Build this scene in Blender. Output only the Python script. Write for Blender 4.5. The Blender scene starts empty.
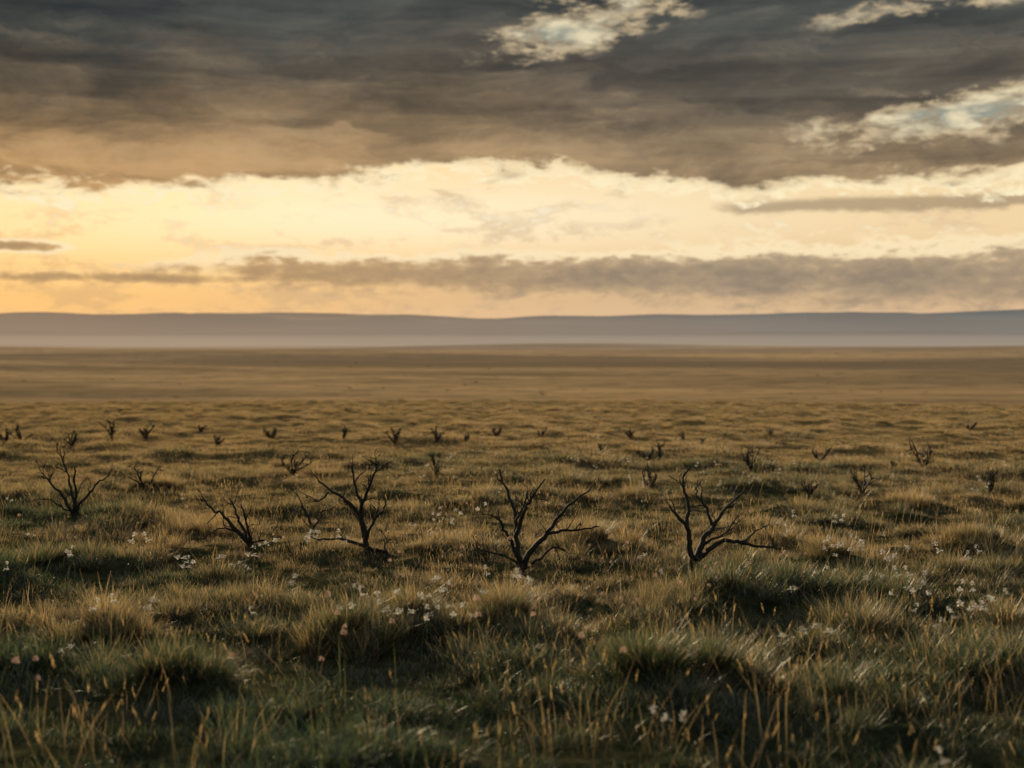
import bpy, math, random
import numpy as np
from mathutils import Vector
random.seed(7); rng=np.random.default_rng(11)
scene=bpy.context.scene
F=1422.0; H=1.6; PITCH=math.atan(47/F); HOR=337.0
# ------------------------------------------------------------ noise + terrain
def _h(ix,iy,s):
    n=(ix.astype(np.int64)*374761393+iy.astype(np.int64)*668265263+s*1442695041)&0xFFFFFFFF
    n=((n^(n>>13))*1274126177)&0xFFFFFFFF
    n=(n^(n>>16))&0xFFFFFFFF
    return n/4294967295.0
def vn(x,y,s=0):
    x=np.asarray(x,float);y=np.asarray(y,float)
    ix=np.floor(x);iy=np.floor(y);fx=x-ix;fy=y-iy
    fx=fx*fx*fx*(fx*(fx*6-15)+10);fy=fy*fy*fy*(fy*(fy*6-15)+10)
    a=_h(ix,iy,s);b=_h(ix+1,iy,s);c=_h(ix,iy+1,s);d=_h(ix+1,iy+1,s)
    return ((a+(b-a)*fx)*(1-fy)+(c+(d-c)*fx)*fy)*2-1
def fbm(x,y,s=0,o=3):
    r=0;a=1;t=0
    for i in range(o):
        r=r+a*vn(x*2**i+17.3*i,y*2**i-9.1*i,s+i);t+=a;a*=.5
    return r/t
def sst(a,b,x):
    t=np.clip((x-a)/(b-a),0,1);return t*t*(3-2*t)
def ray(px,py):
    vx=(px-512)/F;vz=-(py-384)/F
    return np.array([vx,math.cos(PITCH)+vz*math.sin(PITCH),-math.sin(PITCH)+vz*math.cos(PITCH)])
def base_z(d):
    return -0.03*np.minimum(d,80)-12*sst(78,330,d)-0.02*np.clip(d-80,0,60)
def flat_hit(px,py):
    r=ray(px,py); lo,hi=1.0,79.0
    for _ in range(50):
        m=(lo+hi)/2; z=H+r[2]*m/r[1]; 
        if z>-0.03*m: lo=m
        else: hi=m
    return r[0]*lo/r[1],lo
MOUND=[(590,556,.13,.38),(180,560,.13,.32),(510,640,.11,.33),(705,695,.10,.28),(180,700,.12,.32),(690,612,.08,.35),
 (975,556,.13,.4),(905,510,.13,.45),(150,490,.14,.45),(215,535,.08,.4),(345,655,.10,.28),
 (830,565,.10,.35),(60,575,.11,.35),(870,640,.09,.3),(415,640,.08,.25),(20,505,.10,.5),(110,640,.10,.3),(640,700,.09,.25)]
MW=[(*flat_hit(a,b),c,d) for a,b,c,d in MOUND]
def mound(x,y):
    n=vn(x/.85+3,y/0.7,21)*.6+vn(x/.4,y/.34,22)*.4
    m=sst(-.05,.75,n)
    m2=sst(.1,.8,vn(x/2.0,y/1.2,25))
    return m*.75+m2*.55
SWELL=[(-900,1750,10,520,100),(150,2500,9,420,140),(1100,2150,11,500,120),(-250,1250,6,320,70),(420,950,4.5,280,50),(-1500,2600,13,700,160),(700,1500,7,360,80),(-420,760,4.0,230,40),(250,620,2.5,150,30),(-120,480,1.5,90,20)]
def height(x,y):
    x=np.asarray(x,float);y=np.asarray(y,float)
    d=np.hypot(x,y)+1e-6
    dd=d+sst(40,90,d)*fbm(x/35,y/60,3,2)*5
    z=base_z(dd)
    near=1-sst(100,220,d)
    z=z+near*(.14*mound(x,y)*sst(2,5,d)*(1+sst(20,60,d)*.6)+.05*fbm(x/7,y/6,5,2)*sst(2,8,d)+.02*vn(x/.17,y/.17,91)*(1-sst(15,25,d)))
    z=z+sst(40,75,d)*near*.10*fbm(x/16,y/13,8,2)
    for mx,my,a,r in MW:
        z=z+a*np.exp(-(((x-mx)/r)**2+((y-my)/(r*.8))**2))
    far=sst(260,600,d)
    z=z+far*(3.0*fbm(x/420,y/170,31,3)+5.0*sst(700,2200,d)*fbm(x/900,y/420,37,3))
    z=z-far*1.5-sst(700,2200,d)*1.5
    for mx,my,a,rx,ry in SWELL:
        z=z+a*np.exp(-(((x-mx)/rx)**2+((y-my-.12*(x-mx))/ry)**2))
    return z
def hit(px,py):
    r=ray(px,py); t=3.0
    while t<90:
        p=r*t
        if H+p[2]<float(height(p[0],p[1])): break
        t+=.03
    return float(r[0]*t),float(r[1]*t),float(height(r[0]*t,r[1]*t))
# ------------------------------------------------------------ node helpers
class N:
    def __init__(s,tree): s.t=tree; s.n=tree.nodes; s.l=tree.links
    def set(s,sock,v):
        if isinstance(v,bpy.types.NodeSocket): s.l.new(v,sock)
        elif isinstance(v,(tuple,list)) and len(v)==3 and sock.type=='RGBA': sock.default_value=(*v,1)
        else: sock.default_value=v
    def m(s,op,a,b=None,c=None,clamp=False):
        n=s.n.new('ShaderNodeMath');n.operation=op;n.use_clamp=clamp
        s.set(n.inputs[0],a)
        if b is not None:s.set(n.inputs[1],b)
        if c is not None:s.set(n.inputs[2],c)
        return n.outputs[0]
    def add(s,a,*bs):
        for b in bs: a=s.m('ADD',a,b)
        return a
    def sub(s,a,b):return s.m('SUBTRACT',a,b)
    def mul(s,a,*bs):
        for b in bs: a=s.m('MULTIPLY',a,b)
        return a
    def ss(s,lo,hi,x):
        n=s.n.new('ShaderNodeMapRange');n.interpolation_type='SMOOTHSTEP'
        s.set(n.inputs[0],x);s.set(n.inputs[1],lo);s.set(n.inputs[2],hi);n.inputs[3].default_value=0;n.inputs[4].default_value=1
        return n.outputs[0]
    def gauss(s,x,c,w):
        t=s.m('DIVIDE',s.sub(x,c),w)
        return s.m('EXPONENT',s.mul(s.mul(t,t),-1.0))
    def mix(s,f,a,b,mode='MIX'):
        n=s.n.new('ShaderNodeMix');n.data_type='RGBA';n.blend_type=mode
        s.set(n.inputs[0],f);s.set(n.inputs[6],a);s.set(n.inputs[7],b);return n.outputs[2]
    def comb(s,x,y,z=0.0):
        n=s.n.new('ShaderNodeCombineXYZ');s.set(n.inputs[0],x);s.set(n.inputs[1],y);s.set(n.inputs[2],z);return n.outputs[0]
    def noise(s,vec,scale,detail=4,rough=.5,dist=0.0):
        n=s.n.new('ShaderNodeTexNoise');s.set(n.inputs['Vector'],vec);n.inputs['Scale'].default_value=scale
        n.inputs['Detail'].default_value=detail;n.inputs['Roughness'].default_value=rough;n.inputs['Distortion'].default_value=dist
        return n.outputs[0]
    def vmul(s,v,k):
        n=s.n.new('ShaderNodeVectorMath');n.operation='MULTIPLY';s.set(n.inputs[0],v);n.inputs[1].default_value=k;return n.outputs[0]
def newmat(name):
    m=bpy.data.materials.new(name);m.use_nodes=True;m.node_tree.nodes.clear()
    return m,N(m.node_tree)
def outp(g,sh):
    o=g.n.new('ShaderNodeOutputMaterial');g.l.new(sh,o.inputs[0])
# ------------------------------------------------------------ sky
SUN_EL=math.radians(11);SUN_AZ=math.radians(-16)
w=bpy.data.worlds.new("World");scene.world=w;w.use_nodes=True
try: w.cycles.sampling_method='NONE'
except Exception as ex: print(ex)
w.node_tree.nodes.clear();g=N(w.node_tree)
tc=g.n.new('ShaderNodeTexCoord');sep=g.n.new('ShaderNodeSeparateXYZ');g.l.new(tc.outputs['Generated'],sep.inputs[0])
x,y,z=sep.outputs
r=g.m('SQRT',g.add(g.mul(x,x),g.mul(y,y)))
e=g.mul(g.m('DIVIDE',z,g.m('MAXIMUM',r,.02)),57.3)
a=g.mul(g.m('ARCTAN2',x,y),57.3)
n_big=g.sub(g.noise(g.comb(g.mul(a,.10),g.mul(e,.34)),1.0,2,.5,.3),.5)
n_edge=g.sub(g.noise(g.comb(g.mul(a,.36),g.mul(e,1.0),3.0),1.0,6,.60,.3),.5)
n_fine=g.sub(g.noise(g.comb(g.mul(a,1.3),g.mul(e,3.0),7.0),1.0,5,.62,.4),.5)
n_d1=g.noise(g.comb(g.add(g.mul(a,.16),g.mul(n_edge,.5)),g.add(g.mul(e,.62),g.mul(n_edge,.8)),11.0),1.0,6,.60,.5)
n_d2=g.noise(g.comb(g.add(g.mul(a,.05),g.mul(e,.04)),g.mul(e,.9),19.0),1.0,5,.6,.6)
lefty=g.ss(6,-22,a)
low=g.mix(lefty,(.68,.47,.27),(.90,.53,.19))
high=g.mix(lefty,(.92,.68,.38),(.96,.69,.33))
clear=g.mix(g.ss(1.2,4.6,g.add(e,g.mul(n_big,1.5))),low,high)
core=g.mul(g.gauss(a,-3,14.0),g.gauss(e,4.9,1.5))
clear=g.mix(g.mul(core,.9),clear,(1.0,.86,.60))
clear=g.mix(g.mul(g.ss(1.9,.3,e),.6),clear,g.mix(lefty,(.82,.56,.34),(.92,.55,.25)))
nish=g.n.new('ShaderNodeTexSky');nish.sky_type='NISHITA';nish.sun_disc=False
nish.sun_elevation=SUN_EL;nish.sun_rotation=SUN_AZ;nish.air_density=1.5;nish.dust_density=3
nc=g.vmul(nish.outputs[0],(.06,.06,.06))
clear=g.mix(.05,clear,nc)
veil=g.mul(g.ss(-.04,.18,g.add(n_edge,g.mul(n_fine,.5),g.mul(n_big,.4))),g.ss(7.5,3.5,e))
clear=g.mix(g.mul(veil,.6),clear,g.mix(lefty,(.58,.42,.27),(.70,.43,.19)))
puff=g.mul(g.ss(.05,.20,g.add(g.mul(n_fine,.8),g.mul(n_edge,.7))),g.gauss(e,5.4,1.5))
clear=g.mix(g.mul(puff,.6),clear,(1.0,.92,.70))
scr=g.mul(g.ss(.06,.22,g.sub(g.mul(n_edge,1.2),g.mul(n_fine,.5))),g.gauss(e,6.1,.8))
clear=g.mix(g.mul(scr,.5),clear,(.50,.35,.19))
prof=g.m('MAXIMUM',g.mul(g.gauss(e,g.add(2.5,g.mul(a,-.012)),g.add(.66,g.mul(g.ss(-12,18,a),.8))),g.ss(-19,-8,a)),
                  g.mul(g.gauss(e,3.45,.25),g.ss(-15.5,-19,a)))
prof=g.m('MAXIMUM',prof,g.mul(g.gauss(e,2.3,.26),g.ss(-23,-18,a),.85))
sd=g.add(prof,g.mul(n_edge,1.35),g.mul(n_fine,.8))
sden=g.ss(.30,.90,sd)
srim=g.mul(g.ss(.20,.42,sd),g.ss(.76,.5,sd))
scol=g.mix(g.ss(-14,10,a),(.48,.30,.145),(.38,.285,.19))
scol=g.mix(g.ss(.75,1.3,sd),scol,g.mix(g.ss(-14,10,a),(.33,.215,.12),(.25,.20,.15)))
sky=g.mix(g.mul(sden,.88),clear,scol)
sky=g.mix(g.mul(srim,g.ss(2.3,3.3,e),.8),sky,(1,.82,.52))
rs=g.mul(g.gauss(g.add(e,g.mul(n_edge,.5)),g.add(5.05,g.mul(a,.008)),.34),g.ss(4,13,a))
rs=g.ss(.2,.85,g.add(rs,g.mul(n_edge,1.0),g.mul(n_fine,.6)))
sky=g.mix(g.mul(rs,.75),sky,(.36,.26,.16))
edge=g.add(5.35,g.mul(g.gauss(a,-1,7.0),1.2),g.mul(g.ss(6,14,a),.45),g.mul(g.gauss(a,-12,2.2),.3))
dd=g.add(g.sub(e,edge),g.mul(n_big,1.2),g.mul(n_edge,2.4),g.mul(n_fine,1.5))
def gap(ca,ce,wa,we,amp,tilt=0.0):
    return g.mul(g.gauss(a,ca,wa),g.gauss(g.sub(e,g.mul(g.sub(a,ca),tilt)),ce,we),amp)
gaps=g.add(gap(2.6,12.3,3.2,.9,.80,.22),gap(17.4,8.4,5.2,.9,.93,.10),gap(16.4,12.8,4.0,.5,.62,.1),gap(4.4,13.5,3.2,.7,.5))
cut=g.add(gaps,g.mul(n_edge,2.4),g.mul(n_fine,.8),g.mul(g.sub(n_d1,.5),2.2))
gapd=g.mul(g.ss(.42,1.05,cut),g.ss(.03,.3,gaps))
gaprim=g.mul(g.ss(.15,.55,cut),g.ss(1.0,.55,cut),g.ss(.03,.3,gaps))
deck=g.ss(0,.7,dd)
rim=g.mul(g.ss(-.35,.02,dd),g.ss(.75,.1,dd))
t1=g.ss(0.2,4.6,g.add(dd,g.mul(g.ss(-5,20,a),1.0)))
warm=g.mix(lefty,(.35,.245,.14),(.48,.29,.13))
dcol=g.mix(t1,warm,g.mix(lefty,(.122,.103,.080),(.155,.115,.073)))
dcol=g.mix(g.ss(3.5,7.0,dd),dcol,g.mix(g.ss(-8,-22,a),(.073,.078,.074),(.040,.045,.044)))
lite=g.add(g.mul(g.ss(.32,.72,n_d1),1.0),g.mul(g.ss(.34,.70,n_d2),.6))
dcol=g.mix(1.0,dcol,g.comb(g.add(.50,g.mul(lite,.70)),g.add(.53,g.mul(lite,.64)),g.add(.58,g.mul(lite,.54))),'MULTIPLY')
dcol=g.mix(g.mul(g.ss(.50,.70,n_d1),g.ss(.4,.62,n_d2),g.gauss(e,8.8,2.8),.5),dcol,(.40,.29,.17))
up=g.ss(15,45,e)
back=g.ss(60,130,g.m('ABSOLUTE',a))
over=g.mix(g.ss(.35,.65,n_d2),(.155,.195,.215),(.27,.31,.33))
dcol=g.mix(g.m('MAXIMUM',up,g.mul(back,.8)),dcol,g.mix(.15,over,nc))
sky=g.mix(deck,sky,dcol)
sky=g.mix(g.mul(rim,g.add(.35,g.mul(g.ss(-.12,.12,n_fine),.65))),sky,(1.0,.86,.56))
gcol=g.mix(g.ss(-.10,.10,n_edge),(.30,.33,.28),(.90,.78,.52))
sky=g.mix(g.mul(gapd,.85),sky,gcol)
sky=g.mix(g.mul(gaprim,g.add(.2,g.mul(g.ss(-.1,.15,n_fine),.45))),sky,(.78,.60,.36))
sky=g.mix(g.ss(0,-1.5,e),sky,(.12,.10,.07))
bg=g.n.new('ShaderNodeBackground');g.set(bg.inputs[0],sky);bg.inputs[1].default_value=1.0
ow=g.n.new('ShaderNodeOutputWorld');g.l.new(bg.outputs[0],ow.inputs[0])
# ------------------------------------------------------------ sun
sl=bpy.data.lights.new("sun","SUN");sl.energy=5.0;sl.angle=math.radians(.6);sl.color=(1,.78,.46)
so=bpy.data.objects.new("sun",sl);scene.collection.objects.link(so)
sd_=Vector((math.sin(SUN_AZ)*math.cos(SUN_EL),math.cos(SUN_AZ)*math.cos(SUN_EL),math.sin(SUN_EL)))
so.rotation_euler=sd_.to_track_quat('Z','Y').to_euler();so.location=(-20,40,30)
# ------------------------------------------------------------ mesh util
def mesh_obj(name,V,Fc,mats=(),smooth=False,attrs=None,link=True):
    me=bpy.data.meshes.new(name);me.from_pydata(V if isinstance(V,list) else V.tolist(),[],Fc if isinstance(Fc,list) else Fc.tolist())
    for m in mats: me.materials.append(m)
    if smooth: me.polygons.foreach_set('use_smooth',[True]*len(me.polygons))
    if attrs:
        for k,arr in attrs.items():
            at=me.attributes.new(k,'FLOAT','POINT');at.data.foreach_set('value',np.asarray(arr,dtype=np.float32))
    me.update()
    o=bpy.data.objects.new(name,me)
    if link: scene.collection.objects.link(o)
    return o
# ------------------------------------------------------------ ground
gm,g=newmat("ground_mat")
geo=g.n.new('ShaderNodeNewGeometry');P=geo.outputs['Position']
sp=g.n.new('ShaderNodeSeparateXYZ');g.l.new(P,sp.inputs[0])
dist=g.m('SQRT',g.add(g.mul(sp.outputs[0],sp.outputs[0]),g.mul(sp.outputs[1],sp.outputs[1])))
soil=g.mix(g.ss(.38,.62,g.noise(P,5,5,.7)),(.018,.026,.014),(.070,.066,.032))
mid=g.mix(g.ss(.35,.65,g.noise(P,.4,5,.7)),(.15,.12,.05),(.34,.23,.10))
farn=g.noise(g.vmul(P,(.0020,.0060,0)),1,6,.62,.5)
farn2=g.noise(g.vmul(P,(.045,.05,0)),1,5,.75)
farc=g.mix(g.ss(.36,.64,farn),(.25,.17,.085),(.66,.42,.20))
farc=g.mix(g.mul(g.ss(.46,.62,farn2),.6),farc,(.15,.115,.06))
far_shade=g.mul(g.ss(.46,.58,g.noise(g.vmul(P,(.0007,.0016,0)),1,4,.55)),g.ss(500,1100,dist))
farc=g.mix(g.mul(far_shade,.75),farc,(.10,.075,.05))  # dark bands painted into the far colour as shade on the swells
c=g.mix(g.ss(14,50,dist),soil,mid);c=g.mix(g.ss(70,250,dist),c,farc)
bsdf=g.n.new('ShaderNodeBsdfDiffuse');g.set(bsdf.inputs[0],c)
bump=g.n.new('ShaderNodeBump');bump.inputs['Strength'].default_value=.8;bump.inputs['Distance'].default_value=.06
g.l.new(g.noise(P,14,4,.7),bump.inputs['Height']);g.l.new(bump.outputs[0],bsdf.inputs['Normal'])
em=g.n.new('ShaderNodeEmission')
haze_glow=g.mix(g.ss(-1500,2500,sp.outputs[0]),(.47,.31,.175),(.35,.27,.19))
haze_glow=g.mix(g.ss(1800,3600,dist),haze_glow,g.mix(g.ss(-2400,2400,sp.outputs[0]),(.47,.335,.22),(.34,.29,.235)));g.set(em.inputs[0],haze_glow)
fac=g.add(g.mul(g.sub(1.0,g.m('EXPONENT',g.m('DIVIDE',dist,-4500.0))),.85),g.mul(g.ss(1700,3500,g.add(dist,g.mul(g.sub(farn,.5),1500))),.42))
mx=g.n.new('ShaderNodeMixShader');g.set(mx.inputs[0],g.m('MINIMUM',fac,.93));g.l.new(bsdf.outputs[0],mx.inputs[1]);g.l.new(em.outputs[0],mx.inputs[2])  # aerial haze painted as emission, growing with distance from the origin
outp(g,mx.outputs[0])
th=np.concatenate([np.arange(-36,36,.33),np.arange(36,324,3.0)])*math.pi/180
rad=[1.5]
while rad[-1]<95: rad.append(rad[-1]*1.010)
while rad[-1]<16000: rad.append(rad[-1]*1.014)
rad=np.array(rad);nt=len(th);nr=len(rad)
R,T=np.meshgrid(rad,th,indexing='ij')
X=R*np.sin(T);Y=R*np.cos(T);Z=height(X,Y)
V=np.stack([X,Y,Z],-1).reshape(-1,3)
i=np.arange(nr-1)[:,None]*nt;j=np.arange(nt)[None,:];j2=(j+1)%nt
Fc=np.stack([i+j,i+nt+j,i+nt+j2,i+j2],-1).reshape(-1,4)[:, ::-1]
V=np.vstack([V,[[0,0,float(height(0,0))]]]);Fl=Fc.tolist()
for k in range(nt): Fl.append([k,(k+1)%nt,len(V)-1][::-1])
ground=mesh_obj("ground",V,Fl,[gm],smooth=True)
# ------------------------------------------------------------ hills
hm,g=newmat("hills_mat")
geo=g.n.new('ShaderNodeNewGeometry');P=geo.outputs['Position']
sp=g.n.new('ShaderNodeSeparateXYZ');g.l.new(P,sp.inputs[0])
bs=g.n.new('ShaderNodeBsdfDiffuse')
g.set(bs.inputs[0],g.mix(g.noise(g.vmul(P,(.002,.002,.01)),1,5,.6),(.06,.06,.045),(.11,.095,.06)))
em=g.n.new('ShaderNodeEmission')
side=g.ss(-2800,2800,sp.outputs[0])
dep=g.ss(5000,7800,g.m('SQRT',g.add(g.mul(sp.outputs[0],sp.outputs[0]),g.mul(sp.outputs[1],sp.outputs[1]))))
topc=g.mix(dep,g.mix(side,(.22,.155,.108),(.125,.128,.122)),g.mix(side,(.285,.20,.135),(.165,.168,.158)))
mist_glow=g.mix(side,(.49,.35,.23),(.355,.305,.25))
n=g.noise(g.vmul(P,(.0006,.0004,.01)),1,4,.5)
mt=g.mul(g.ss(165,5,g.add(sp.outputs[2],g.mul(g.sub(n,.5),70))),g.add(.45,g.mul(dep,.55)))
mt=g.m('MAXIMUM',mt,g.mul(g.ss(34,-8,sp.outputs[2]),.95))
g.set(em.inputs[0],g.mix(mt,topc,mist_glow))
mx=g.n.new('ShaderNodeMixShader');mx.inputs[0].default_value=.86;g.l.new(bs.outputs[0],mx.inputs[1]);g.l.new(em.outputs[0],mx.inputs[2]);outp(g,mx.outputs[0])  # mist and distance haze painted as glow over the hill colour
def ridge(name,r0,hgt,seed,width,var=.16,th0=-50,th1=50):
    ts=np.radians(np.arange(th0,th1,.12));prof=np.linspace(-1,1,26)
    Tt,Pp=np.meshgrid(ts,prof,indexing='ij')
    hh=hgt*(1+var*fbm(Tt*8,Tt*0,seed,3)+.04*fbm(Tt*22,Pp*2,seed+5,3))
    rr=r0+Pp*width+200*fbm(Tt*6,Tt*0+2,seed+9,2)
    zz=-30+(hh+30)*np.cos(Pp*math.pi/2)**1.2
    V=np.stack([rr*np.sin(Tt),rr*np.cos(Tt),zz],-1).reshape(-1,3)
    a_,b_=len(ts),26
    i=np.arange(a_-1)[:,None]*b_;j=np.arange(b_-1)[None,:]
    Fc=np.stack([i+j,i+j+1,i+b_+j+1,i+b_+j],-1).reshape(-1,4)
    return mesh_obj(name,V,Fc,[hm],smooth=True)
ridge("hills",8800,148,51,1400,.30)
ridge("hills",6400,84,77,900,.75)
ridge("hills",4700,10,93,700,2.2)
# ------------------------------------------------------------ grass materials
def grassmat(name,dry):
    m,g=newmat(name)
    at=g.n.new('ShaderNodeAttribute');at.attribute_name='t';ar=g.n.new('ShaderNodeAttribute');ar.attribute_name='r'
    ad=g.n.new('ShaderNodeAttribute');ad.attribute_type='INSTANCER';ad.attribute_name='dry'
    t,rr=at.outputs['Fac'],ar.outputs['Fac']
    dr=g.add(g.mul(rr,.55),ad.outputs['Fac'],dry)
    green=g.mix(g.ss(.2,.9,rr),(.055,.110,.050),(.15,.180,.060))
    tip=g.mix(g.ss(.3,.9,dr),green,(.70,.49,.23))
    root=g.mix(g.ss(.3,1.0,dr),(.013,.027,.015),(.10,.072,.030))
    col=g.mix(g.ss(.15,.9,t),root,tip)  # green-to-straw blade; root darkened, tip raised to paint in shade and rim light
    b=g.n.new('ShaderNodeBsdfDiffuse');g.set(b.inputs['Color'],col)
    tr=g.n.new('ShaderNodeBsdfTranslucent');g.set(tr.inputs[0],col)
    mx=g.n.new('ShaderNodeMixShader');mx.inputs[0].default_value=.62
    g.l.new(b.outputs[0],mx.inputs[1]);g.l.new(tr.outputs[0],mx.inputs[2])
    gl=g.n.new('ShaderNodeBsdfGlossy');gl.inputs['Roughness'].default_value=.4;gl.inputs[0].default_value=(.8,.8,.8,1)
    m2=g.n.new('ShaderNodeMixShader');m2.inputs[0].default_value=.08
    g.l.new(mx.outputs[0],m2.inputs[1]);g.l.new(gl.outputs[0],m2.inputs[2]);outp(g,m2.outputs[0]);return m
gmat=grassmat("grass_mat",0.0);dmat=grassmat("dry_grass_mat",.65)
class Buf:
    def __init__(s): s.V=[];s.F=[];s.t=[];s.r=[];s.mi=[]
    def blade(s,p,dirxy,L,wd,lean,curl,r,mi=0,seg=4):
        ang=math.atan2(dirxy[1],dirxy[0])+math.pi/2+random.uniform(-.6,.6)
        sx,sy=math.cos(ang),math.sin(ang)
        b0=len(s.V);px,py,pz=p;tilt=lean
        for k in range(seg+1):
            f=k/seg
            hw=wd*.5*(1-f**1.7)+.0002
            s.V.append((px-sx*hw,py-sy*hw,pz));s.V.append((px+sx*hw,py+sy*hw,pz))
            s.t+= [f,f];s.r+=[r,r]
            tilt=lean+curl*f
            st=L/seg
            px+=dirxy[0]*math.sin(tilt)*st;py+=dirxy[1]*math.sin(tilt)*st;pz+=math.cos(tilt)*st
        for k in range(seg):
            q=b0+2*k;s.F.append((q,q+1,q+3,q+2));s.mi.append(mi)
        return (px,py,pz)
    def tri(s,a,b,c,t,r,mi):
        q=len(s.V);s.V+=[a,b,c];s.t+=[t]*3;s.r+=[r]*3;s.F.append((q,q+1,q+2));s.mi.append(mi)
    def poly(s,pts,t,r,mi):
        q=len(s.V);s.V+=pts;s.t+=[t]*len(pts);s.r+=[r]*len(pts);s.F.append(tuple(range(q,q+len(pts))));s.mi.append(mi)
    def obj(s,name,mats,col):
        o=mesh_obj(name,s.V,s.F,mats,attrs={'t':s.t,'r':s.r},link=False)
        o.data.polygons.foreach_set('material_index',s.mi);col.objects.link(o);return o
def rd():
    a=random.uniform(0,2*math.pi);return (math.cos(a),math.sin(a))
def tuft(n,spread,h0,h1,wd,lean,curl,outward=0.0,dryp=.2,seg=4):
    b=Buf()
    for _ in range(n):
        a=random.uniform(0,6.283);q=spread*math.sqrt(random.random())
        dx,dy=math.cos(a),math.sin(a)
        d=rd() if random.random()>outward else (dx,dy)
        L=random.uniform(h0,h1)*(1.55 if random.random()<.10 else 1)
        b.blade((dx*q,dy*q,-.015),d,L,wd*random.uniform(.6,1.3),lean*random.random()+ (lean*.8*q/spread if outward else 0),curl*random.random(),random.random(),1 if random.random()<dryp else 0,seg)
    return b
def seedhead(b,p,d,L,r):
    for k in range(12):
        f=k/12;a=random.uniform(0,6.28);q=.0026*math.sin(math.pi*(f*.85+.12))
        x=p[0]+d[0]*L*f*.35;y=p[1]+d[1]*L*f*.35;z=p[2]+L*f*.9
        ex,ey=math.cos(a)*q*1.6,math.sin(a)*q*1.6
        b.tri((x,y,z-.004),(x+ex,y+ey,z+.006),(x+ex*.3,y+ey*.3,z+.013),1,r,1)
def stalks(n,h0,h1):
    b=Buf()
    for _ in range(n):
        d=rd();r=random.random();q=random.random()*.25;a=rd()
        p=b.blade((a[0]*q,a[1]*q,-.01),d,random.uniform(h0,h1),.0026,random.uniform(0,.4),random.uniform(0,1.0),r,1,6)
        if random.random()<.5: seedhead(b,(p[0],p[1],p[2]-.03),d,random.uniform(.04,.09),r)
    return b
gc=bpy.data.collections.new("grass_tufts")
mats=[gmat,dmat];protos=[]
for k in range(3): protos.append(tuft(80,.15,.04,.12,.0034,.6,1.0,.2,.20,3))    #0-2
for k in range(3): protos.append(tuft(200,.12,.10,.24,.0034,.45,1.1,.75,.22,4)) #3-5
for k in range(3): protos.append(stalks(9,.18,.5))                             #6-8
for k in range(3): protos.append(tuft(80,.28,.05,.12,.007,.6,.9,.2,.35,2))      #9-11
for k in range(2): protos.append(tuft(120,.20,.09,.22,.008,.5,1.0,.7,.30,3))    #12-13
for k,b in enumerate(protos): b.obj("tuft_%02d"%k,mats,gc)
def scatter(name,pts,rot,scl,idx,coll,dry=None):
    me=bpy.data.meshes.new(name);me.vertices.add(len(pts));me.vertices.foreach_set('co',np.asarray(pts,np.float32).ravel())
    me.attributes.new('rot','FLOAT_VECTOR','POINT').data.foreach_set('vector',np.asarray(rot,np.float32).ravel())
    me.attributes.new('scl','FLOAT','POINT').data.foreach_set('value',np.asarray(scl,np.float32))
    me.attributes.new('idx','INT','POINT').data.foreach_set('value',np.asarray(idx,np.int32))
    if dry is not None: me.attributes.new('dry','FLOAT','POINT').data.foreach_set('value',np.asarray(dry,np.float32))
    o=bpy.data.objects.new(name,me);scene.collection.objects.link(o)
    ng=bpy.data.node_groups.new(name+"_gn",'GeometryNodeTree')
    ng.interface.new_socket(name="Geometry",in_out='INPUT',socket_type='NodeSocketGeometry')
    ng.interface.new_socket(name="Geometry",in_out='OUTPUT',socket_type='NodeSocketGeometry')
    n=ng.nodes;l=ng.links;gi=n.new('NodeGroupInput');go=n.new('NodeGroupOutput')
    ip=n.new('GeometryNodeInstanceOnPoints');ci=n.new('GeometryNodeCollectionInfo')
    ci.inputs['Collection'].default_value=coll;ci.inputs['Separate Children'].default_value=True;ci.inputs['Reset Children'].default_value=True
    def na(nm,ty):
        q=n.new('GeometryNodeInputNamedAttribute');q.data_type=ty;q.inputs['Name'].default_value=nm;return q.outputs['Attribute']
    l.new(gi.outputs[0],ip.inputs['Points']);l.new(ci.outputs[0],ip.inputs['Instance']);ip.inputs['Pick Instance'].default_value=True
    l.new(na('idx','INT'),ip.inputs['Instance Index']);l.new(na('rot','FLOAT_VECTOR'),ip.inputs['Rotation']);l.new(na('scl','FLOAT'),ip.inputs['Scale'])
    l.new(ip.outputs[0],go.inputs[0])
    md=o.modifiers.new("scatter",'NODES');md.node_group=ng;return o
def zone(y0,y1,dens):
    wmax=.5*y1+2;A=2*wmax*(y1-y0);n=int(A*dens)
    xx=rng.uniform(-wmax,wmax,n);yy=rng.uniform(y0,y1,n)
    k=np.abs(xx)<.46*yy+1.5;return xx[k],yy[k]
PX=[];PY=[];SC=[];ID=[]
def put(x,y,s,idl):
    PX.append(x);PY.append(y);SC.append(s);ID.append(rng.choice(idl,len(x)))
for y0,y1,dn in [(2.5,9,95),(9,16,70),(16,26,42)]:
    x,y=zone(y0,y1,dn);m=mound(x,y);s=(.65+.6*m)*rng.uniform(.6,1.35,len(x))
    k=rng.random(len(x))<(.55+.45*m)*(.72+.28*sst(-.5,.2,fbm(x/1.7,y/1.4,61,2)))
    put(x[k],y[k],s[k],[0,1,2])
for y0,y1,dn in [(22,40,22),(40,95,13)]:
    x,y=zone(y0,y1,dn);m=mound(x,y);put(x,y,(.55+.6*m)*rng.uniform(.7,1.25,len(x)),[9,10,11])
for y0,y1,dn in [(2.5,12,15),(12,26,9)]:
    x,y=zone(y0,y1,dn);m=mound(x,y);k=rng.random(len(x))<sst(.1,.85,m);x=x[k];y=y[k]
    put(x,y,rng.uniform(.35,1.0,len(x)),[3,4,5])
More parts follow.
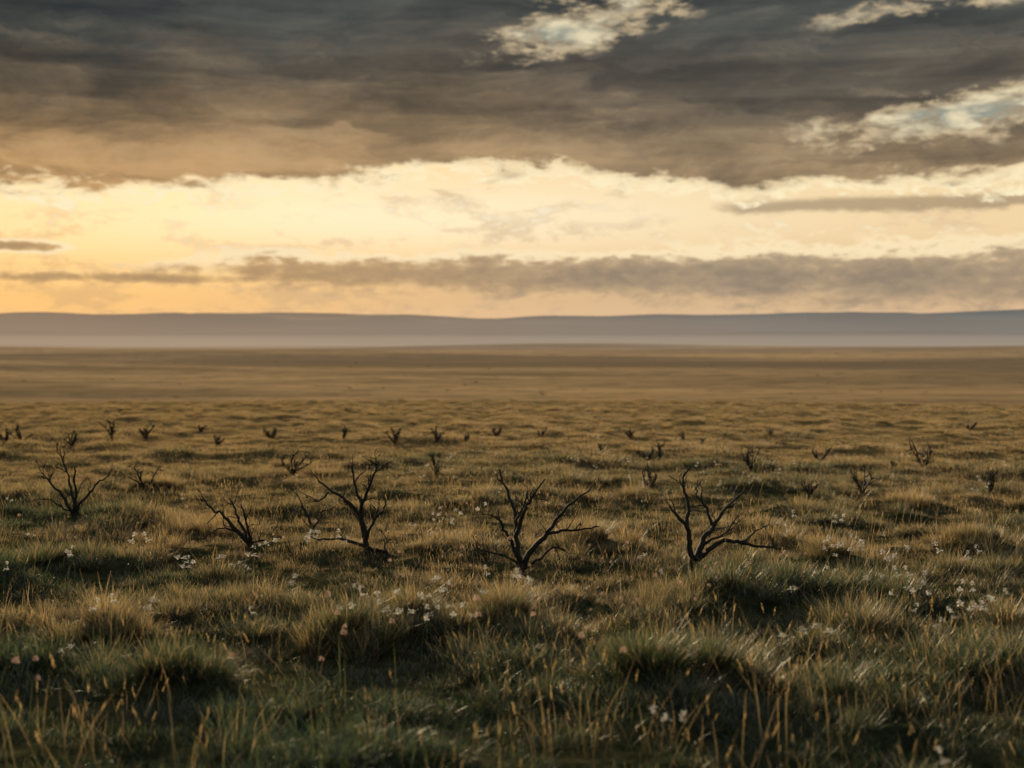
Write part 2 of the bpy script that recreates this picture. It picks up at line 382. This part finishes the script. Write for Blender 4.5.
x,y=zone(26,85,2.4);m=mound(x,y);k=rng.random(len(x))<sst(.15,.8,m)*.8;put(x[k],y[k],rng.uniform(.4,1.1,k.sum()),[12,13])
for mx_,my_,am,rr_ in MW:
    n=16;q=rng.normal(0,rr_*.45,(n,2));put(mx_+q[:,0],my_+q[:,1],rng.uniform(.45,1.1,n),[3,4,5])
for y0,y1,dn in [(2.5,10,9),(10,22,6),(22,40,1.5)]:
    x,y=zone(y0,y1,dn);k=rng.random(len(x))<sst(-.5,.7,fbm(x/2.2,y/2.2,71,2));put(x[k],y[k],rng.uniform(.45,1.1,k.sum()),[6,7,8])
PX=np.concatenate(PX);PY=np.concatenate(PY);SC=np.concatenate(SC);ID=np.concatenate(ID)
# shorter, thinner growth around the feet of the burnt shrubs
keep=np.ones(len(PX),bool)
for bx,by in [(520,574),(366,554),(692,574),(250,547),(74,518),(316,536)]:
    X0,Y0,_=hit(bx,by)
    q=((PX-X0)/.55)**2+((PY-(Y0-.45))/.8)**2<1
    keep&=~(q&(ID>=3)&(ID<=8));SC=np.where(q,SC*.75,SC)
PX=PX[keep];PY=PY[keep];SC=SC[keep];ID=ID[keep]
PZ=height(PX,PY);n=len(PX);print("TUFTS",n)
D=np.hypot(PX,PY)
DRY_SHADE=.2*rng.random(n)+.45*fbm(PX/1.8,PY/2.2,81,3)+.35*fbm(PX/9,PY/12,85,2)-.10+.28*sst(6,12,D)+.26*sst(10,20,D)+.30*sst(17,42,D)-.30*mound(PX,PY)*sst(60,20,D)  # dryness; distance terms also paint the shaded foreground greener and darker
DRY_SHADE=DRY_SHADE+np.where((ID>=6)&(ID<=8),.4,0)
rot=np.stack([rng.normal(0,.10,n),rng.normal(0,.10,n),rng.uniform(0,6.283,n)],-1)
scatter("grass",np.stack([PX,PY,PZ],-1),rot,SC,ID,gc,DRY_SHADE)
# ------------------------------------------------------------ wildflowers
def simple(name,col,rough=.7,tl=.3):
    m,g=newmat(name);oi=g.n.new('ShaderNodeObjectInfo')
    cc=g.mix(oi.outputs['Random'],col,tuple(c*.7 for c in col))
    b=g.n.new('ShaderNodeBsdfPrincipled');g.set(b.inputs['Base Color'],cc);b.inputs['Roughness'].default_value=rough
    tr=g.n.new('ShaderNodeBsdfTranslucent');g.set(tr.inputs[0],cc);mx=g.n.new('ShaderNodeMixShader');mx.inputs[0].default_value=tl
    g.l.new(b.outputs[0],mx.inputs[1]);g.l.new(tr.outputs[0],mx.inputs[2]);outp(g,mx.outputs[0]);return m
wm=simple("petal_white",(.84,.80,.74),.7,.5);pm=simple("petal_peach",(.78,.56,.44),.7,.5);
fc=bpy.data.collections.new("flower_heads")
def disc(b,c,rad,mi,k=6):
    tx,ty=random.uniform(-.9,.9),random.uniform(-.9,.9)
    pts=[]
    for q in range(k):
        a=q/k*6.283;r_=rad*random.uniform(.75,1.15);dx,dy=math.cos(a)*r_,math.sin(a)*r_
        pts.append((c[0]+dx,c[1]+dy,c[2]+dx*tx+dy*ty))
    b.poly(pts,1,random.random(),mi)
def flower(kind):
    b=Buf()
    nst={0:2,1:1,2:3}[kind]
    for _ in range(nst):
        a=rd();q=random.random()*(.10 if kind!=2 else .16);L=random.uniform(.16,.27) if kind!=1 else random.uniform(.2,.34)
        d=rd();p=b.blade((a[0]*q,a[1]*q,0),d,L,.003,random.uniform(0,.3),.2,random.random(),0,3)
        if kind!=1:
            for _ in range(20):
                disc(b,(p[0]+random.gauss(0,.009),p[1]+random.gauss(0,.009),p[2]+random.gauss(0,.007)),.0058,1)
        else:
            for k in range(14):
                th_=random.uniform(0,6.28);ph=random.uniform(-.5,1.4)
                v=(math.cos(th_)*math.cos(ph)*.009,math.sin(th_)*math.cos(ph)*.009,math.sin(ph)*.011)
                disc(b,(p[0]+v[0],p[1]+v[1],p[2]+v[2]),.007,2)
    return b
for k,kd in enumerate([0,0,1,1,2]): flower(kd).obj("flower_%d"%k,[gmat,wm,pm],fc)
fx=[];fy=[];fs=[];fi=[]
for (px,py,k,cnt) in [(405,655,4,5),(415,665,4,4),(232,598,1,4),(280,572,1,3),(555,600,2,4),(765,615,2,5),(810,683,1,3),(450,705,2,4),(600,655,2,3),
      (1000,650,4,4),(870,590,4,5),(650,762,1,2),(150,590,0,3),(440,545,4,5),(905,640,4,4),(960,600,0,3),(70,600,0,3),(820,555,0,4),(330,575,0,4),(690,640,2,4),(890,628,0,3),(60,750,2,3),(265,735,2,3),(555,740,2,3),(30,680,1,3),(210,610,1,3),(370,690,2,3),(120,660,0,3),(310,640,0,3),(470,620,1,3)]:
    X0,Y0,_=hit(px,py)
    for _ in range(cnt):
        fx.append(X0+random.gauss(0,.2));fy.append(Y0+random.gauss(0,.25));fs.append(random.uniform(.75,1.2));fi.append(k)
x,y=zone(4,24,2.0)
k=rng.random(len(x))<.8*sst(-.5,.5,fbm(x/2.5,y/3,44,2))
fx+=list(x[k]);fy+=list(y[k]);fs+=list(rng.uniform(.55,1.05,k.sum()));fi+=list(rng.choice([0,1,2,3,2,3],k.sum()))
fx=np.array(fx);fy=np.array(fy);fz=height(fx,fy)+.03;n=len(fx)
scatter("wildflowers",np.stack([fx,fy,fz],-1),np.stack([np.zeros(n),np.zeros(n),rng.uniform(0,6.28,n)],-1),fs,fi,fc,np.zeros(n))
# ------------------------------------------------------------ burnt shrubs
bm_,g=newmat("charred_bark");geo=g.n.new('ShaderNodeNewGeometry')
b=g.n.new('ShaderNodeBsdfPrincipled');b.inputs['Roughness'].default_value=.8
nn=g.noise(g.vmul(geo.outputs['Position'],(60,60,18)),1,4,.6)
g.set(b.inputs['Base Color'],g.mix(g.ss(.45,.7,nn),(.010,.009,.008),(.045,.036,.028)))
bp=g.n.new('ShaderNodeBump');bp.inputs['Distance'].default_value=.006;g.l.new(nn,bp.inputs['Height']);g.l.new(bp.outputs[0],b.inputs['Normal'])
outp(g,b.outputs[0])
def tube(V,Fc,pts,rads,k=6):
    pts=[Vector(p) for p in pts];b0=len(V);n=len(pts);up=Vector((.3,1,.2)).normalized()
    for i_,p in enumerate(pts):
        t=(pts[min(i_+1,n-1)]-pts[max(i_-1,0)]).normalized()
        u=t.cross(up)
        if u.length<.1:u=t.cross(Vector((1,0,0)))
        u.normalize();v=t.cross(u)
        for q in range(k):
            a=q/k*6.283;rr=rads[i_]*random.uniform(.9,1.1)
            V.append(tuple(p+u*math.cos(a)*rr+v*math.sin(a)*rr))
    for i_ in range(n-1):
        for q in range(k):
            A=b0+i_*k+q;B=b0+i_*k+(q+1)%k;Fc.append((A,B,B+k,A+k))
    Fc.append(tuple(b0+(n-1)*k+q for q in range(k)))
def refine(pts,jit):
    P=[Vector(p) for p in pts];out=[]
    for i_ in range(len(P)-1):
        p0=P[max(i_-1,0)];p1=P[i_];p2=P[i_+1];p3=P[min(i_+2,len(P)-1)]
        for s in range(4):
            t=s/4
            q=.5*((2*p1)+(p2-p0)*t+(2*p0-5*p1+4*p2-p3)*t*t+(3*p1-p0-3*p2+p3)*t**3)
            if s or i_: q=q+Vector([random.gauss(0,jit) for _ in range(3)])
            out.append(q)
    out.append(P[-1]);return out
def twigs(V,Fc,pts,r0,L,depth,count):
    for _ in range(count):
        k=random.randint(len(pts)//4,len(pts)-2);p=pts[k];d=(pts[k+1]-pts[k]).normalized()
        dv=(d+Vector((random.gauss(0,.6),random.gauss(0,.5),random.gauss(.15,.45)))).normalized()
        q=[p];l=L*random.uniform(.4,1.0)
        for s in range(4):
            dv=(dv+Vector((random.gauss(0,.3),random.gauss(0,.3),random.gauss(.08,.25)))).normalized();q.append(q[-1]+dv*l/4)
        rs=[max(r0*(1-.75*f/4),.0016) for f in range(5)]
        tube(V,Fc,q,rs,4)
        if depth>0: twigs(V,Fc,q,r0*.6,L*.5,depth-1,2)
def shrub_traced(bpx,bpy_,lines):
    X0,Y0,Z0=hit(bpx,bpy_);s=Y0/F
    V=[];Fc=[]
    for ln,r0,r1,tw in lines:
        P=[];sl=random.choice([-1,1])*random.uniform(.15,.5)
        for (px,py) in ln:
            off=math.hypot(px-bpx,py-bpy_)
            P.append(((px-bpx)*s,sl*off*s*.5,(bpy_-py)*s))
        if abs(ln[0][0]-bpx)<6 and abs(ln[0][1]-bpy_)<6: P.insert(0,(P[0][0],0,-.06))
        rp=refine(P,s*.7);n=len(rp)
        tube(V,Fc,rp,[ (r0+(r1-r0)*(i_/(n-1))**.8)*s*1.0 for i_ in range(n)],7)
        twigs(V,Fc,rp,max(r1,.8)*s*.9,s*26,1,tw)
    o=mesh_obj("burnt_shrub",V,Fc,[bm_],smooth=True);o.location=(X0,Y0,Z0);return o
shrub_traced(520,574,[([(520,572),(517,545),(516,520),(509,497),(499,470)],4.0,.9,6),
 ([(516,535),(524,512),(531,497),(545,478)],2.6,.7,6),
 ([(523,568),(533,550),(545,536),(560,516),(575,499),(590,489)],3.6,.7,7),
 ([(545,536),(562,532),(580,531),(600,528)],2.0,.6,5),
 ([(521,560),(508,535),(500,520),(492,512)],2.2,.7,4),
 ([(523,570),(540,560),(556,548),(566,552)],2.2,.7,3),
 ([(515,520),(524,505),(527,490)],1.6,.6,2),
 ([(519,566),(505,556),(490,553),(480,548)],1.6,.5,3)])
shrub_traced(366,554,[([(366,552),(364,532),(358,515),(345,502),(330,493),(316,484)],3.8,.8,7),
 ([(365,538),(362,515),(366,497),(374,478),(381,462)],3.0,.7,9),
 ([(362,520),(358,500),(352,483),(350,470)],2.0,.6,6),
 ([(366,540),(376,520),(386,508),(384,495)],1.8,.6,5),
 ([(330,493),(322,500),(312,503)],1.3,.5,2),
 ([(366,548),(352,544),(335,541),(318,543),(306,538)],2.2,.8,2),
 ([(367,550),(380,553),(394,559),(406,568)],2.6,.8,3),([(390,558),(384,548),(392,540)],1.2,.5,1)])
shrub_traced(692,574,[([(692,572),(689,548),(686,528),(676,516),(667,505)],4.8,.9,4),
 ([(687,530),(690,508),(685,490),(686,474)],2.6,.7,6),
 ([(694,566),(703,546),(714,530),(727,511),(747,494)],4.2,.7,8),
 ([(714,530),(708,512),(700,500),(698,490)],2.0,.6,5),
 ([(697,562),(712,548),(728,541),(745,545),(760,546),(778,549)],3.2,.8,4),
 ([(745,545),(756,538),(768,530)],1.4,.5,1),([(703,546),(722,538),(736,524)],1.8,.6,4)])
shrub_traced(250,547,[([(250,545),(238,532),(226,516),(214,507),(203,497)],3.2,.7,6),
 ([(249,543),(240,522),(236,510),(230,498)],2.2,.6,5),([(251,543),(247,520),(243,503)],2.2,.6,5),
 ([(238,532),(226,528),(214,530)],1.6,.5,2),([(252,545),(262,541),(273,545)],2.0,.6,1)])
shrub_traced(74,518,[([(74,518),(66,500),(56,486),(45,476)],2.6,.6,5),([(74,516),(70,495),(66,478),(60,462)],2.4,.6,5),
 ([(75,516),(78,497),(76,480),(80,466)],2.2,.6,5),([(76,514),(86,498),(95,485),(103,480)],2.2,.6,4),([(74,516),(62,508),(50,500)],1.5,.5,2)])
shrub_traced(316,536,[([(316,536),(311,524),(306,512),(303,503)],2.4,.8,2),([(313,528),(320,518),(323,510)],1.4,.6,1)])
def shrub_gen(px,py,hpx,spread=.5):
    X0,Y0,Z0=hit(px,py);s=Y0/F;h=hpx*s*1.15;V=[];Fc=[];m=random.randint(4,7)
    spread*=random.uniform(.5,1.3)
    for q in range(m):
        a=random.uniform(-1,1)*spread*1.5;el=random.uniform(.6,1.05)
        dv=Vector((math.sin(a),random.gauss(0,.35),math.cos(a))).normalized();P=[Vector((0,0,-.04))]
        for k in range(5):
            dv=(dv+Vector((random.gauss(0,.25),random.gauss(0,.2),.08))).normalized();P.append(P[-1]+dv*h*el/4.6)
        r0=1.1*s
        tube(V,Fc,P,[r0*(1-.65*k/5) for k in range(6)],5);twigs(V,Fc,P,r0*.6,h*.42,1,3)
    o=mesh_obj("burnt_shrub",V,Fc,[bm_],smooth=True);o.location=(X0,Y0,Z0+.04)
for px,py,hh in [(146,488,24),(292,478,26),(435,478,20),(652,490,22),(660,462,16),(648,462,15),(750,472,24),(808,501,19),(862,494,26),(922,468,27),(989,496,26),
    (5,446,14),(22,442,16),(72,446,14),(113,442,20),(146,440,14),(217,446,10),(272,440,13),(343,440,12),(395,444,15),(436,443,15),(465,445,11),(497,438,10),
    (541,438,9),(631,440,10),(683,440,8),(820,462,16),(702,446,8),(893,470,9),(970,430,8),(200,432,8),(600,452,7),(770,436,8)]:
    shrub_gen(px,py,hh,.55)
# ------------------------------------------------------------ far bushes on the plain (one mass)
V=[];Fc=[]
for _ in range(170):
    d=math.exp(random.uniform(math.log(280),math.log(1500)));a=random.uniform(-.5,.5);x0=d*math.sin(a);y0=d*math.cos(a);z0=float(height(x0,y0));s=random.uniform(.2,.6)
    for q in range(40):
        c=Vector((x0+random.gauss(0,s*.9),y0+random.gauss(0,s*.5),z0+abs(random.gauss(0,s*.35))))
        b0=len(V)
        for k in range(3): V.append(tuple(c+Vector([random.gauss(0,.25*s) for _ in range(3)])))
        Fc.append((b0,b0+1,b0+2))
sm=simple("scrub_foliage",(.09,.072,.042));mesh_obj("distant_scrub",V,Fc,[sm])
# ------------------------------------------------------------ camera
cd=bpy.data.cameras.new("camera");cam=bpy.data.objects.new("camera",cd);scene.collection.objects.link(cam)
cd.sensor_width=36;cd.lens=F/1024*36;cam.location=(0,0,H);cam.rotation_euler=(math.pi/2-PITCH,0,0);cd.clip_end=40000;cd.clip_start=.05
cd.dof.use_dof=True;cd.dof.focus_distance=12.0;cd.dof.aperture_fstop=1.9
scene.camera=cam
scene.view_settings.view_transform='Standard';scene.view_settings.look='None';scene.view_settings.exposure=0
